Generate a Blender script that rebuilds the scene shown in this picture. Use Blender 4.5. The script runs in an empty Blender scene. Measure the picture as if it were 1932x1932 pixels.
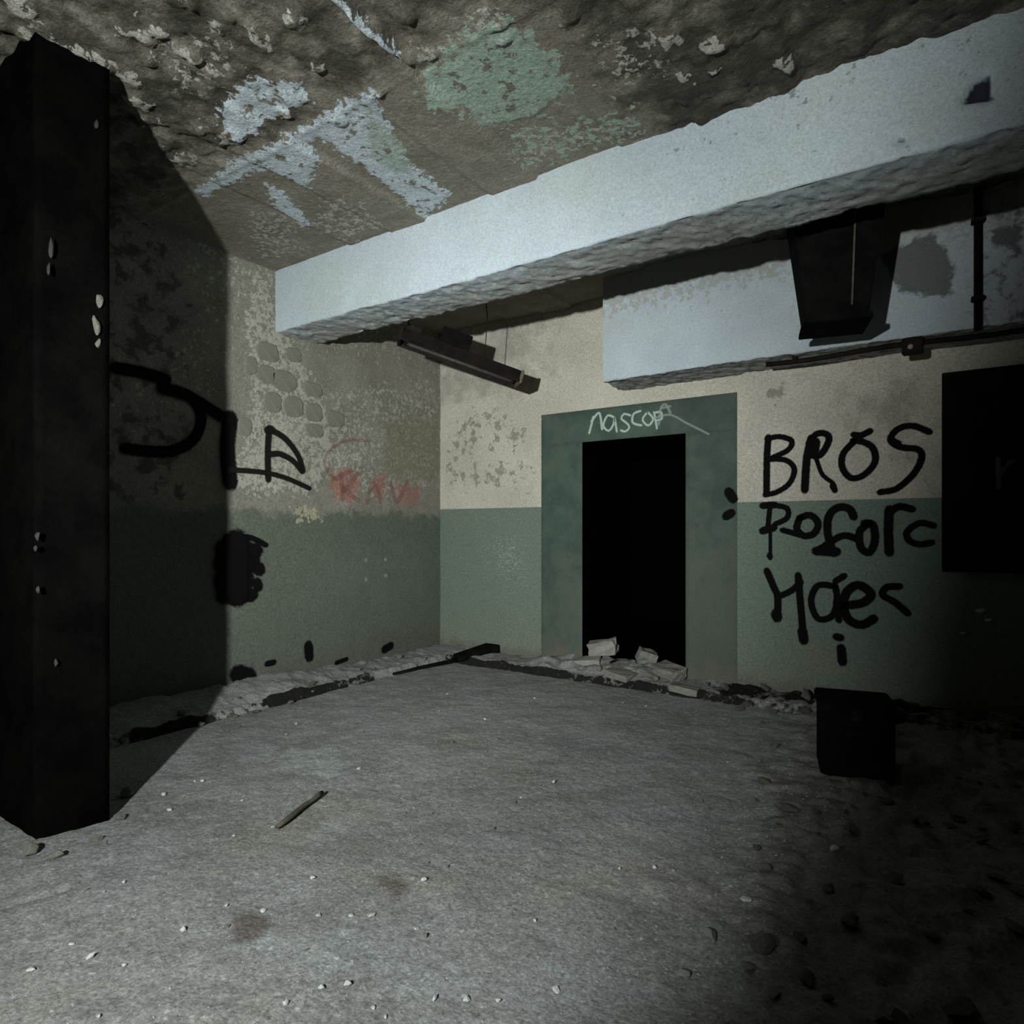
import bpy, bmesh, math, random
import numpy as np
from mathutils import Vector, Matrix, Euler

random.seed(7)
rng = np.random.default_rng(7)
S = bpy.context.scene
COL = S.collection

# ------------------------------------------------------------------ camera, light, exposure
CAM_H = 1.30
FPX, CX, HOR = 1217.0, 966.0, 1000.0           # focal length in pixels, centre column, horizon row (1932 px frame)
YAW = math.radians(34.4)                        # the view turns this far to the left of +Y
cam = bpy.data.cameras.new('camera'); camo = bpy.data.objects.new('camera', cam); COL.objects.link(camo)
cam.sensor_width = 36; cam.lens = 36 * FPX / 1932; cam.shift_y = (HOR - 966) / 1932
cam.clip_start = 0.02
camo.location = (0, 0, CAM_H); camo.rotation_euler = (math.pi/2, 0, YAW)
S.camera = camo

w = bpy.data.worlds.new('world'); S.world = w; w.use_nodes = True
w.node_tree.nodes['Background'].inputs[0].default_value = (0.5, 0.55, 0.6, 1)
w.node_tree.nodes['Background'].inputs[1].default_value = 0.0

TORCH = Vector((-0.62, -1.17, 1.72))
AIM_YAW, AIM_PITCH = math.radians(29.0), math.radians(-0.5)
aim = Vector((-math.sin(AIM_YAW)*math.cos(AIM_PITCH), math.cos(AIM_YAW)*math.cos(AIM_PITCH), math.sin(AIM_PITCH)))
for nm, en, ang in (('torch_spill', 860, 122), ('torch_hot_spot', 900, 58)):      # one torch: wide spill and the hot spot in its middle
    sp = bpy.data.lights.new(nm, 'SPOT'); spo = bpy.data.objects.new(nm, sp); COL.objects.link(spo)
    spo.location = TORCH; spo.rotation_euler = aim.to_track_quat('-Z', 'Y').to_euler()
    sp.energy = en; sp.color = (0.95, 1.0, 0.98); sp.spot_size = math.radians(ang); sp.spot_blend = 1.0; sp.shadow_soft_size = 0.045

S.view_settings.view_transform = 'Standard'; S.view_settings.look = 'None'
S.view_settings.gamma = 1.0; S.view_settings.exposure = 0.0
S.view_settings.use_curve_mapping = False

# ------------------------------------------------------------------ geometry of the place
XL, YB, ZC, ZP = -4.62, 5.36, 3.42, 1.525       # left wall, back wall, ceiling, paint line
B1Y0, B1Y1, B1Z = 3.29, 3.72, 2.93              # near beam
B2Y0, B2Z, B2X0 = 4.92, 2.555, -2.44            # rear beam
XR, YF = 2.6, -3.2                              # right wall, wall behind the photographer
FWD = (-math.sin(YAW), math.cos(YAW)); RGT = (math.cos(YAW), math.sin(YAW))

def ray(x, y):
    u = (x - CX) / FPX
    return FWD[0] + u*RGT[0], FWD[1] + u*RGT[1], (HOR - y) / FPX
def on_y(x, y, Y=YB):
    d = ray(x, y); t = Y / d[1]; return Vector((d[0]*t, Y, CAM_H + d[2]*t))
def on_x(x, y, X=XL):
    d = ray(x, y); t = X / d[0]; return Vector((X, d[1]*t, CAM_H + d[2]*t))
def on_z(x, y, Z=0.0):
    d = ray(x, y); t = (Z - CAM_H) / d[2]; return Vector((d[0]*t, d[1]*t, Z))

# ------------------------------------------------------------------ numpy noise
def _h(i, j, k):
    n = (i*374761393 + j*668265263 + k*2147483647 ^ 0x5bd1e995) & 0xffffffff
    n = ((n ^ (n >> 13)) * 1274126177) & 0xffffffff
    n = ((n ^ (n >> 16)) * 2246822519) & 0xffffffff
    return ((n ^ (n >> 15)) & 0xffffff) / 0xffffff
def vnoise(x, y, z=0.0):
    x = np.asarray(x, float) + 1000; y = np.asarray(y, float) + 1000; z = np.zeros_like(x) + z + 1000
    i, j, k = [np.floor(a).astype(np.int64) for a in (x, y, z)]
    f, g, h = x - i, y - j, z - k
    f, g, h = [a*a*(3 - 2*a) for a in (f, g, h)]
    r = 0
    for a in (0, 1):
        for b in (0, 1):
            for c in (0, 1):
                r = r + _h(i+a, j+b, k+c) * (f if a else 1-f) * (g if b else 1-g) * (h if c else 1-h)
    return r
def fbm(x, y, s, octv=4, z=0.0):
    r, a, t = 0, 1.0, 0
    for o in range(octv):
        r = r + a*(vnoise(x*s*2**o, y*s*2**o, z + 7.3*o) - 0.5); t += a; a *= 0.5
    return r / t * 2                               # about -1..1
def polysd(px, py, poly):                          # signed distance, inside positive
    px = np.asarray(px, float); py = np.asarray(py, float)
    d = np.full(px.shape, 1e9); ins = np.zeros(px.shape, bool)
    n = len(poly)
    for i in range(n):
        x0, y0 = poly[i]; x1, y1 = poly[(i+1) % n]
        ex, ey = x1-x0, y1-y0
        t = np.clip(((px-x0)*ex + (py-y0)*ey) / (ex*ex + ey*ey + 1e-12), 0, 1)
        d = np.minimum(d, (px-x0-t*ex)**2 + (py-y0-t*ey)**2)
        c = ((y0 > py) != (y1 > py)) & (px < (x1-x0)*(py-y0)/((y1-y0) if y1 != y0 else 1e-12) + x0)
        ins ^= c
    return np.where(ins, 1, -1) * np.sqrt(d)
def soft(d, r): return np.clip(0.5 + d/(2*r), 0, 1)
def smooth(a, b, x):
    t = np.clip((x-a)/(b-a), 0, 1); return t*t*(3-2*t)
def lines(*segs):                                  # (start, stop, step) runs joined into one list of grid lines
    out = []
    for a, b, st in segs:
        n = max(1, int(round((b-a)/st)))
        out += list(np.linspace(a, b, n+1)[(1 if out else 0):])
    return np.array(out)

# ------------------------------------------------------------------ materials
def hexlin(c): return (c[0], c[1], c[2], 1)
class NT:
    def __init__(s, name):
        s.m = bpy.data.materials.new(name); s.m.use_nodes = True
        s.t = s.m.node_tree; s.n = s.t.nodes; s.b = s.n['Principled BSDF']
        s.b.inputs['Roughness'].default_value = 0.9
        s.b.inputs['Specular IOR Level'].default_value = 0.12
        s.co = s.n.new('ShaderNodeTexCoord').outputs['Object']
    def link(s, a, b): s.t.links.new(a, b)
    def noise(s, scale, detail=4, rough=0.6, off=0):
        v = s.co
        if off:
            m = s.n.new('ShaderNodeVectorMath'); m.inputs[1].default_value = (off, off*0.7, off*1.3); s.link(s.co, m.inputs[0]); v = m.outputs[0]
        n = s.n.new('ShaderNodeTexNoise'); n.inputs['Scale'].default_value = scale
        n.inputs['Detail'].default_value = detail; n.inputs['Roughness'].default_value = rough
        s.link(v, n.inputs['Vector']); return n.outputs[0]
    def math(s, op, a, b=None):
        n = s.n.new('ShaderNodeMath'); n.operation = op
        for i, v in enumerate((a, b)):
            if v is None: continue
            if isinstance(v, (int, float)): n.inputs[i].default_value = v
            else: s.link(v, n.inputs[i])
        return n.outputs[0]
    def step(s, v, thr, sf):
        n = s.n.new('ShaderNodeMapRange'); n.interpolation_type = 'SMOOTHSTEP'
        n.inputs[1].default_value = thr - sf; n.inputs[2].default_value = thr + sf
        s.link(v, n.inputs[0]); return n.outputs[0]
    def mix(s, f, a, b):
        n = s.n.new('ShaderNodeMix'); n.data_type = 'RGBA'
        if isinstance(f, (int, float)): n.inputs[0].default_value = f
        else: s.link(f, n.inputs[0])
        for i, v in ((6, a), (7, b)):
            if isinstance(v, tuple): n.inputs[i].default_value = hexlin(v)
            else: s.link(v, n.inputs[i])
        return n.outputs[2]
    def attr(s, name):
        n = s.n.new('ShaderNodeAttribute'); n.attribute_name = name; return n.outputs['Fac']

def M(name, c1, c2, scale=3.0, layers=(), bump=0.4, bscale=60, grain=0.25, gscale=170, rough=0.9, bdist=0.01, spec=.12):
    """c1..c2 cloudy ground; each layer (attribute or None, colour, noise scale, noise amount, threshold, softness, strength)."""
    k = NT(name); k.b.inputs['Specular IOR Level'].default_value = spec
    col = k.mix(k.step(k.noise(scale, 6, 0.65), 0.5, 0.16), c1, c2)
    for i, (at, c, ns, amp, thr, sf, stg) in enumerate(layers):
        v = k.math('MULTIPLY', k.math('SUBTRACT', k.noise(ns, 5, 0.65, 3.1*(i+1)), 0.5), amp*2)
        if at: v = k.math('ADD', k.attr(at), v)
        f = k.step(v, thr, sf)
        if stg != 1: f = k.math('MULTIPLY', f, stg)
        col = k.mix(f, col, c)
    if grain:
        g = k.math('ADD', k.math('MULTIPLY', k.noise(gscale, 2, 0.6, 9.0), .55), k.math('MULTIPLY', k.noise(gscale*.38, 4, 0.75, 4.0), .45))
        n = k.n.new('ShaderNodeMapRange'); n.inputs[1].default_value = 0.33; n.inputs[2].default_value = 0.67
        n.inputs[3].default_value = 1-grain*1.15; n.inputs[4].default_value = 1+grain*1.15
        k.link(g, n.inputs[0])
        mm = k.n.new('ShaderNodeVectorMath'); mm.operation = 'SCALE'; k.link(col, mm.inputs[0]); k.link(n.outputs[0], mm.inputs['Scale']); col = mm.outputs[0]
    k.link(col, k.b.inputs['Base Color']); k.b.inputs['Roughness'].default_value = rough
    if bump:
        b = k.n.new('ShaderNodeBump'); b.inputs['Strength'].default_value = bump; b.inputs['Distance'].default_value = bdist
        k.link(k.noise(bscale, 6, 0.7), b.inputs['Height']); k.link(b.outputs[0], k.b.inputs['Normal'])
    return k.m

MAT = {}
MAT['floor'] = M('dusty_concrete', (.225,.224,.208), (.285,.29,.276), 2.2, [
    (None, (.25,.262,.275), 1.1, .5, .0, .14, .7), (None, (.245,.232,.205), 1.7, .5, .03, .12, .6), (None, (.43,.44,.425), 44, .5, .12, .05, .7), (None, (.14,.14,.125), 42, .5, .16, .04, .6),
    (None, (.38,.39,.375), 20, .5, .16, .05, .7), (None, (.13,.13,.115), 12, .5, .17, .06, .6), (None, (.15,.15,.135), 3.2, .5, .06, .12, .5),
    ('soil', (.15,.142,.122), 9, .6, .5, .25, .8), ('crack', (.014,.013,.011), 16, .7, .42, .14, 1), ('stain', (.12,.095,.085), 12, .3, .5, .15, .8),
    ('pale', (.36,.385,.37), 9, .9, .6, .25, .55)], bump=.5, bscale=26, grain=.42, gscale=90, bdist=.02)
MAT['ceil'] = M('bare_ceiling_concrete', (.18,.168,.132), (.235,.22,.178), 4, [
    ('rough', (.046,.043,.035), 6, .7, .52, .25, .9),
    ('speck', (.40,.385,.345), 24, 1.3, .80, .06, .9), ('paint', (.46,.52,.55), 24, 1.15, .5, .06, 1), ('gpaint', (.30,.375,.315), 20, 1.2, .5, .07, 1), ('greenish', (.30,.37,.31), 14, .6, .5, .14, .8),
    ('holes', (.14,.13,.10), 16, 1.0, .78, .05, .9),
    (None, (.06,.055,.045), 9, .5, .2, .05, .55)], bump=.9, bscale=30, grain=.32, gscale=110, bdist=.02)
MAT['beam'] = M('whitewashed_beam', (.385,.44,.475), (.43,.49,.525), 2.5, [(None, (.40,.425,.475), 1.6, .5, .04, .1, .6), (None, (.37,.425,.395), 1.3, .5, .05, .1, .55), ('pock', (.17,.185,.18), 17, 1.2, .72, .05, .8),
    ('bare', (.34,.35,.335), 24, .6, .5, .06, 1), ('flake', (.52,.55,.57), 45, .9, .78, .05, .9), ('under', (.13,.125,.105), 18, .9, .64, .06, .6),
    (None, (.25,.28,.29), 30, .5, .19, .04, .7), ('mould_mottle', (.10,.11,.10), 14, .6, .5, .12, .9),
    ('pit', (.03,.03,.045), 10, .1, .5, .2, 1)], bump=.35, bscale=40, grain=.22, gscale=150)
MAT['back'] = M('cream_and_green_wall', (.41,.385,.325), (.47,.445,.38), 2.2, [
    ('spots', (.20,.19,.155), 12, 1.2, .58, .09, .8), (None, (.24,.225,.19), 34, .5, .2, .04, .75),
    ('grime', (.20,.19,.155), 5, .5, .5, .2, .6),
    ('green', (.135,.172,.14), 8, .012, .5, .03, 1), ('greendirt', (.165,.17,.135), 6, .4, .5, .2, .75),
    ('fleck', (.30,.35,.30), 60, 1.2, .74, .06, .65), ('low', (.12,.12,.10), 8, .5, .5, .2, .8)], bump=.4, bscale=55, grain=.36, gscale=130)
MAT['left'] = M('bare_plaster_and_green_wall', (.18,.172,.142), (.225,.216,.178), 2.6, [
    ('lime', (.36,.35,.295), 30, 1.3, .58, .07, .85), (None, (.15,.14,.115), 7, .5, .17, .08, .5),
    ('green', (.098,.115,.092), 6, .55, .5, .16, .92), ('green2', (.12,.145,.12), 4, .5, .5, .25, .6),
    ('mould_mottle', (.05,.05,.04), 7, .9, .55, .1, .75), ('scar', (.30,.30,.275), 30, .5, .6, .12, .75), ('cream', (.40,.375,.25), 30, 1.3, .62, .08, .75), ('olive', (.165,.16,.105), 6, .6, .5, .2, .6), ('rust', (.30,.115,.09), 14, .8, .5, .25, .62),
    ('low', (.10,.10,.085), 7, .5, .5, .25, .7)], bump=.5, bscale=50, grain=.36, gscale=120)
MAT['surround'] = M('dark_green_door_surround', (.046,.07,.056), (.072,.10,.08), 3, [
    ('greendirt', (.088,.10,.082), 4, .9, .5, .25, .8), (None, (.03,.075,.06), 8, .5, .2, .08, .5),
    ('low', (.12,.11,.09), 7, .6, .5, .2, .8)], bump=.3, bscale=50, grain=.2)
MAT['jet'] = M('jet_black_plaster', (.0015,.0015,.0015), (.003,.003,.0026), 5, spec=0, bump=.5, grain=.2)
MAT['void'] = M('painted_dark_corridor', (.0012,.0012,.0012), (.0016,.0015,.0014), 5, spec=0, bump=.2, grain=0)  # near-black colour stands in for the unlit depth beyond the doorway
MAT['dim'] = M('dark_far_plaster', (.13,.12,.10), (.18,.17,.14), 3, bump=.3)
MAT['rubble'] = M('broken_concrete', (.15,.145,.125), (.22,.215,.19), 8, [(None, (.14,.13,.11), 20, .5, .12, .06, .7)], bump=.6, bscale=70, grain=.3)
MAT['gritm'] = M('fine_grit', (.20,.20,.185), (.30,.30,.285), 30, bump=0, grain=.2)
MAT['rubdark'] = M('dirty_rubble', (.09,.083,.068), (.17,.16,.135), 7, bump=.6, bscale=60, grain=.3)
MAT['chip'] = M('pale_plaster_chip', (.46,.47,.45), (.58,.59,.57), 12, bump=.4, bscale=90, grain=.2)
MAT['paper'] = M('pale_block', (.20,.195,.175), (.27,.26,.235), 9, bump=.4, bscale=60, grain=.2)
MAT['brick'] = M('grey_bare_brick', (.165,.158,.13), (.20,.192,.158), 10, bump=.6, bscale=60, grain=.25)
MAT['blackwood'] = M('charred_wood', (.005,.005,.004), (.010,.009,.008), 9, spec=.02, bump=.6, bscale=70)
MAT['oldflake'] = M('dull_old_paint', (.02,.019,.018), (.045,.042,.04), 30, bump=.2)
MAT['stick'] = M('weathered_stick', (.075,.068,.055), (.11,.10,.08), 20, bump=.5, bscale=90)
MAT['darkmetal'] = M('dark_rusted_sheet_metal', (.006,.005,.005), (.014,.009,.007), 9, [(None, (.05,.028,.02), 16, .5, .17, .06, .8)], bump=.3, bscale=40, rough=.75)
MAT['tube'] = M('dusty_lamp_tube', (.05,.045,.04), (.08,.07,.06), 18, bump=.1, rough=.5)
MAT['tanend'] = M('tan_end_cap', (.10,.085,.055), (.15,.12,.08), 18, bump=.2)
MAT['blackbox'] = M('matt_black_box', (.004,.004,.004), (.008,.008,.007), 9, spec=.02, bump=.2, grain=.1, rough=.95)
MAT['board'] = M('black_board', (.004,.004,.004), (.007,.007,.007), 4, spec=.02, bump=.1, grain=.1, rough=.95)
MAT['greyknob'] = M('grey_fitting', (.16,.16,.15), (.22,.22,.20), 12, bump=.1)

def paint_mat(name, c, strength=1.0, thin=0.5, ns=60, amp=.35):
    k = NT(name); k.b.inputs['Base Color'].default_value = hexlin(c); k.b.inputs['Roughness'].default_value = .9; k.b.inputs['Specular IOR Level'].default_value = 0
    v = k.math('ADD', k.attr('core'), k.math('MULTIPLY', k.math('SUBTRACT', k.noise(ns, 4, .6), .5), amp*2))
    f = k.math('MULTIPLY', k.step(v, thin, .35), strength)
    k.link(f, k.b.inputs['Alpha'])
    return k.m
MAT['spray'] = paint_mat('black_spray_paint', (.006,.006,.006), 1, .38)
MAT['spraythin'] = paint_mat('thin_black_spray_paint', (.012,.012,.010), .95, .36)
MAT['chalk'] = paint_mat('white_chalk', (.42,.52,.46), .8, .5, 90, .8)
MAT['chalkfaint'] = paint_mat('faint_white_chalk', (.36,.42,.38), .45, .5, 70, .6)
MAT['redpaint'] = paint_mat('faded_red_paint', (.24,.11,.09), .28, .45, 60, .8)
MAT['greymark'] = paint_mat('grey_white_mark', (.10,.10,.11), .9, .4)

# ------------------------------------------------------------------ object helpers
def link(name, me, mat=None, parent=None):
    o = bpy.data.objects.new(name, me); COL.objects.link(o)
    if mat is not None: me.materials.append(MAT[mat] if isinstance(mat, str) else mat)
    if parent is not None: o.parent = parent
    return o
def tag(o, label=None, cat=None, group=None, kind=None):
    if label: o['label'] = label
    if cat: o['category'] = cat
    if group: o['group'] = group
    if kind: o['kind'] = kind
    return o
def empty(name, loc=(0,0,0), rot=(0,0,0)):
    o = bpy.data.objects.new(name, None); COL.objects.link(o); o.location = loc; o.rotation_euler = rot; o.empty_display_size = .1
    return o
def grid_mesh(name, us, vs, fpos, attrs=None, hole=None, flip=False, extra=None):
    """fpos(U, V) -> (X, Y, Z) arrays; attrs {name: array}; hole(u, v) at face centres -> True to leave out."""
    U, V = np.meshgrid(us, vs, indexing='ij'); nu, nv = U.shape
    X, Y, Z = fpos(U, V)
    co = np.stack([X, Y, Z], -1).reshape(-1, 3)
    idx = np.arange(nu*nv).reshape(nu, nv)
    q = np.stack([idx[:-1,:-1], idx[1:,:-1], idx[1:,1:], idx[:-1,1:]], -1).reshape(-1, 4)
    if hole is not None:
        cu = (U[:-1,:-1]+U[1:,1:])/2; cv = (V[:-1,:-1]+V[1:,1:])/2
        q = q[~hole(cu, cv).reshape(-1)]
    if flip: q = q[:, ::-1]
    me = bpy.data.meshes.new(name)
    me.vertices.add(len(co)); me.vertices.foreach_set('co', co.reshape(-1))
    me.loops.add(len(q)*4); me.loops.foreach_set('vertex_index', q.reshape(-1).astype(np.int32))
    me.polygons.add(len(q)); me.polygons.foreach_set('loop_start', np.arange(0, len(q)*4, 4, dtype=np.int32))
    me.update(calc_edges=True)
    me.polygons.foreach_set('use_smooth', np.ones(len(q), bool))
    for k, a in (attrs or {}).items():
        at = me.attributes.new(k, 'FLOAT', 'POINT'); at.data.foreach_set('value', np.asarray(a, float).reshape(-1))
    me.validate(); return me
def box_bm(bm, lo, hi, mat=None):
    v = [bm.verts.new((x, y, z)) for x in (lo[0], hi[0]) for y in (lo[1], hi[1]) for z in (lo[2], hi[2])]
    for f in ((0,1,3,2),(4,6,7,5),(0,4,5,1),(2,3,7,6),(0,2,6,4),(1,5,7,3)): bm.faces.new([v[i] for i in f])
    if mat is not None:
        for a in v: a.co = mat @ a.co
    return v
def bm_obj(name, bm, mat, parent=None, bevel=0, seg=2, smoothf=False):
    if bevel:
        bmesh.ops.bevel(bm, geom=list(bm.edges), offset=bevel, segments=seg, affect='EDGES', clamp_overlap=True)
    bmesh.ops.recalc_face_normals(bm, faces=list(bm.faces))
    me = bpy.data.meshes.new(name); bm.to_mesh(me); bm.free()
    if smoothf: me.polygons.foreach_set('use_smooth', np.ones(len(me.polygons), bool))
    return link(name, me, mat, parent)
def box(name, lo, hi, mat, parent=None, bevel=0.004, m=None):
    bm = bmesh.new(); box_bm(bm, lo, hi, m); return bm_obj(name, bm, mat, parent, bevel)
def tube_bm(bm, pts, r, n=10, caps=True):
    pts = [Vector(p) for p in pts]; rings = []
    for i, p in enumerate(pts):
        d = (pts[min(i+1, len(pts)-1)] - pts[max(i-1, 0)]).normalized()
        a = d.cross(Vector((0,0,1)));  a = a if a.length > .05 else d.cross(Vector((1,0,0)))
        a.normalize(); b = d.cross(a)
        rr = r[i] if isinstance(r, (list, tuple)) else r
        rings.append([bm.verts.new(p + rr*(math.cos(2*math.pi*k/n)*a + math.sin(2*math.pi*k/n)*b)) for k in range(n)])
    for A, B in zip(rings[:-1], rings[1:]):
        for k in range(n): bm.faces.new((A[k], A[(k+1) % n], B[(k+1) % n], B[k]))
    if caps: bm.faces.new(rings[0][::-1]); bm.faces.new(rings[-1])
def tube(name, pts, r, mat, parent=None, n=10):
    bm = bmesh.new(); tube_bm(bm, pts, r, n); return bm_obj(name, bm, mat, parent, smoothf=True)

# paint strokes lying on a wall: a ribbon with a soft edge, a few tenths of a millimetre above the plaster
_lift = [0]
def strokes(name, paths, proj, normal, mat, parent, label=None, lift=.006):
    bm = bmesh.new(); lay = bm.verts.layers.float.new('core'); N = Vector(normal)
    for pts, wd in paths:
        _lift[0] += 1; off = N * (lift + (_lift[0] % 12)*.0004)
        P = []
        n = len(pts)
        for i in range(n-1):                         # Catmull-Rom through the listed points
            p0, p1, p2, p3 = pts[max(i-1,0)], pts[i], pts[i+1], pts[min(i+2,n-1)]
            seg = max(2, int(math.hypot(p2[0]-p1[0], p2[1]-p1[1])/4))
            for s in range(seg):
                t = s/seg
                P.append(tuple(.5*(2*b + (c-a)*t + (2*a-5*b+4*c-d)*t*t + (-a+3*b-3*c+d)*t**3) for a, b, c, d in zip(p0, p1, p2, p3)))
        P.append(pts[-1])
        if len(P) == 1: P = [P[0], (P[0][0]+1, P[0][1])]
        W = [proj(*p) + off for p in P]
        s0 = (proj(P[0][0]+wd, P[0][1]) - proj(*P[0])); s1 = proj(P[0][0], P[0][1]+wd) - proj(*P[0])
        hw = (s0.length + s1.length)/4 * 1.36          # half width, soft rim included
        rings = []
        d0 = (W[1]-W[0]).normalized(); d1 = (W[-1]-W[-2]).normalized()
        seq = [(W[0]-d0*hw, d0, 0, .15), (W[0]-d0*hw*.6, d0, .55, .75)]
        for i, p in enumerate(W):
            d = (W[min(i+1,len(W)-1)] - W[max(i-1,0)]).normalized(); seq.append((p, d, 1, 1))
        seq += [(W[-1]+d1*hw*.6, d1, .55, .75), (W[-1]+d1*hw, d1, 0, .15)]
        for p, d, c, ww in seq:
            sd = N.cross(d).normalized() * hw * ww
            v = [bm.verts.new(p - sd), bm.verts.new(p - sd*.5), bm.verts.new(p + sd*.5), bm.verts.new(p + sd)]
            v[0][lay] = v[3][lay] = 0; v[1][lay] = v[2][lay] = c
            rings.append(v)
        for A, B in zip(rings[:-1], rings[1:]):
            for k in range(3): bm.faces.new((A[k], A[k+1], B[k+1], B[k]))
    me = bpy.data.meshes.new(name); bm.to_mesh(me); bm.free()
    o = link(name, me, mat, parent)
    if label: o['label'] = label
    return o

# ================================================================== the setting
# ---- floor: one slab with a broken channel running round the walls, dust, humps
CHX, CHY = -4.17, 4.93
fu = lines((XL-.05, -4.30, .03), (-4.30, -4.05, .008), (-4.05, 0.9, .017), (0.9, XR+.05, .12))
fv = lines((YF-.05, .3, .15), (.3, 4.83, .017), (4.83, 5.06, .008), (5.06, YB+.45, .025))
GROOVES = [(on_z(165,1655)[:2], on_z(78,1765)[:2]), (on_z(0,1712)[:2], on_z(120,1680)[:2])]
def floor_h(X, Y):
    n1 = fbm(X, Y, 1.3, 4); n2 = fbm(X, Y, 9, 4, 3.0); n3 = fbm(X, Y, 28, 3, 5.0)
    near = smooth(-1.2, .3, Y)
    h = near*(.010*n1 + .006*n2 + .0035*n3)
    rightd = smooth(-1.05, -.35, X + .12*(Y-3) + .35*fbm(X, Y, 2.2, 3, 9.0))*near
    h += rightd*(.02 + .05*np.abs(fbm(X, Y, 4, 4, 12.0)) + .02*n2 + .040*np.abs(fbm(X, Y, 10, 3, 15.0)))
    cx = X - (CHX + .03*fbm(Y, Y*0+3, 2.6, 5)); cy = Y - (CHY + .03*fbm(X, X*0+8, 2.6, 5))
    bank = smooth(-.005, -.045, cx)                              # ledge by the left wall: a broken step up from the slab
    lump = np.clip(fbm(Y, Y*0+21, 2.2, 4)+.35, 0, 1)
    h += bank*(.035 + .045*lump + .08*smooth(4.6, 2.6, Y)*smooth(CHX, XL, X) + .02*n2 + .006*n3)
    bk = smooth(.005, .05, cy)
    lump2 = np.clip(fbm(X, X*0+31, 2.6, 4)+.3, 0, 1)
    h += bk*(.03 + .035*lump2 + .018*n2 + .006*n3)*(1-bank)
    door = smooth(-3.45, -3.2, X)*smooth(-1.95, -2.25, X)*smooth(4.98, 5.2, Y)*smooth(5.75, 5.45, Y)   # heap on the threshold
    h += door*(.05 + .06*np.abs(fbm(X, Y, 6, 4, 17.0)) + .02*n2)
    kx = np.clip(1.5-np.abs(cx+.022)/.034, 0, 1)*np.clip(.35 + 1.3*lump - .5*smooth(3.4, 4.4, Y), 0, 1)*(Y < CHY+.03)
    ky = np.clip(1.5-np.abs(cy-.022)/.034, 0, 1)*np.clip(.38 + .6*lump2, 0, 1)*(X > CHX-.03)
    ky = np.maximum(ky, smooth(-1.75, -1.45, X)*smooth(4.95, 5.05, Y)*np.clip(.55+fbm(X, Y, 7, 4, 40.0), 0, 1))
    crack = np.maximum(kx, ky)
    for a_, b_ in GROOVES:
        ex, ey = b_[0]-a_[0], b_[1]-a_[1]; t_ = np.clip(((X-a_[0])*ex+(Y-a_[1])*ey)/(ex*ex+ey*ey), 0, 1)
        h -= .010*np.clip(1.2-np.hypot(X-a_[0]-t_*ex, Y-a_[1]-t_*ey)/.022, 0, 1)
    h -= np.clip(1.3-np.abs(cx-.012)/.02, 0, 1)*(Y < CHY)*.03 + np.clip(1.3-np.abs(cy+.012)/.02, 0, 1)*(X > CHX)*(X < .4)*.03
    return h, rightd, crack
U, V = np.meshgrid(fu, fv, indexing='ij')
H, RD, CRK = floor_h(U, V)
st = np.maximum(soft(polysd(U, V, [on_z(*p)[:2] for p in ((435,1740),(470,1720),(510,1735),(490,1770),(440,1780))]), .08),
                soft(polysd(U, V, [on_z(*p)[:2] for p in ((690,1650),(760,1640),(790,1680),(740,1710))]), .1)*.8)
pale = np.maximum.reduce([soft(polysd(U, V, [on_z(*p)[:2] for p in pl]), .12) for pl in (
    ((440,1790),(520,1740),(540,1790),(500,1830)), ((590,1520),(680,1530),(650,1600),(570,1590)), ((480,1420),(640,1400),(700,1450),(560,1480)),
    ((560,1790),(620,1780),(640,1830),(590,1850)))])*.8
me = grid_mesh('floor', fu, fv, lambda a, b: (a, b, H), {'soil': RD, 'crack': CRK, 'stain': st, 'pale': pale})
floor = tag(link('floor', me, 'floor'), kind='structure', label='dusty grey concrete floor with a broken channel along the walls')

def fz(x, y):
    return float(floor_h(np.array([[x]]), np.array([[y]]))[0][0, 0])

# ---- ceiling: rough board-marked concrete with scraps of old paint
cu = lines((XL-.05, 0.3, .018), (.3, XR+.05, .15)); cv = lines((YF-.05, .7, .15), (.7, 3.34, .018), (3.34, YB+.05, .1))
U, V = np.meshgrid(cu, cv, indexing='ij')
def cz(pts): return [tuple(on_z(x, y, ZC)[:2]) for x, y in pts]
def many(fn, pls, r): return np.maximum.reduce([soft(polysd(U, V, cz(p)), r) for p in pls])
paint_polys = [
    ((535,262),(700,160),(720,210),(760,300),(850,370),(800,410),(700,325),(600,258),(560,285)),
    ((800,150),(900,50),(960,40),(1030,90),(1060,120),(1075,170),(1010,225),(920,240),(860,200),(800,210)),
    ((410,210),(470,150),(560,155),(580,190),(520,215),(450,260)),
    ((500,345),(530,360),(590,425),(575,432),(520,390)),
    ((365,365),(470,280),(560,250),(600,290),(580,350),(500,310),(390,372)),
    ((960,255),(1150,215),(1160,260),(1000,320),(960,300))]
speck_polys = [((590,350),(700,370),(750,430),(660,470),(560,440)), ((440,380),(560,400),(600,480),(500,510),(450,460)),
    ((930,240),(1200,200),(1240,260),(980,340)), ((240,60),(420,40),(500,150),(330,200)), ((1070,60),(1250,20),(1300,120),(1150,210))]
pa = many(None, [p for i, p in enumerate(paint_polys) if i not in (1, 5)], .06)
gp = np.maximum(many(None, [paint_polys[1]], .10), .40*many(None, [((940,235),(1200,200),(1230,260),(970,340))], .1))
sk = many(None, speck_polys, .12)*.70
hol = np.maximum(pa, gp)*.62
gr = many(None, [((690,200),(760,280),(780,340),(700,300))], .06)
rough = smooth(2.3, 2.0, V + .1*fbm(U, V, 3, 3)) * .56 + smooth(-1.75, -1.05, U + .2*fbm(U, V, 2, 3, 8.0))*.65  # rough concrete, painted darker where the light falls off, mostly to the right
lump = smooth(2.35, 1.9, V) + smooth(-1.5, -1.1, U)
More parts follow.
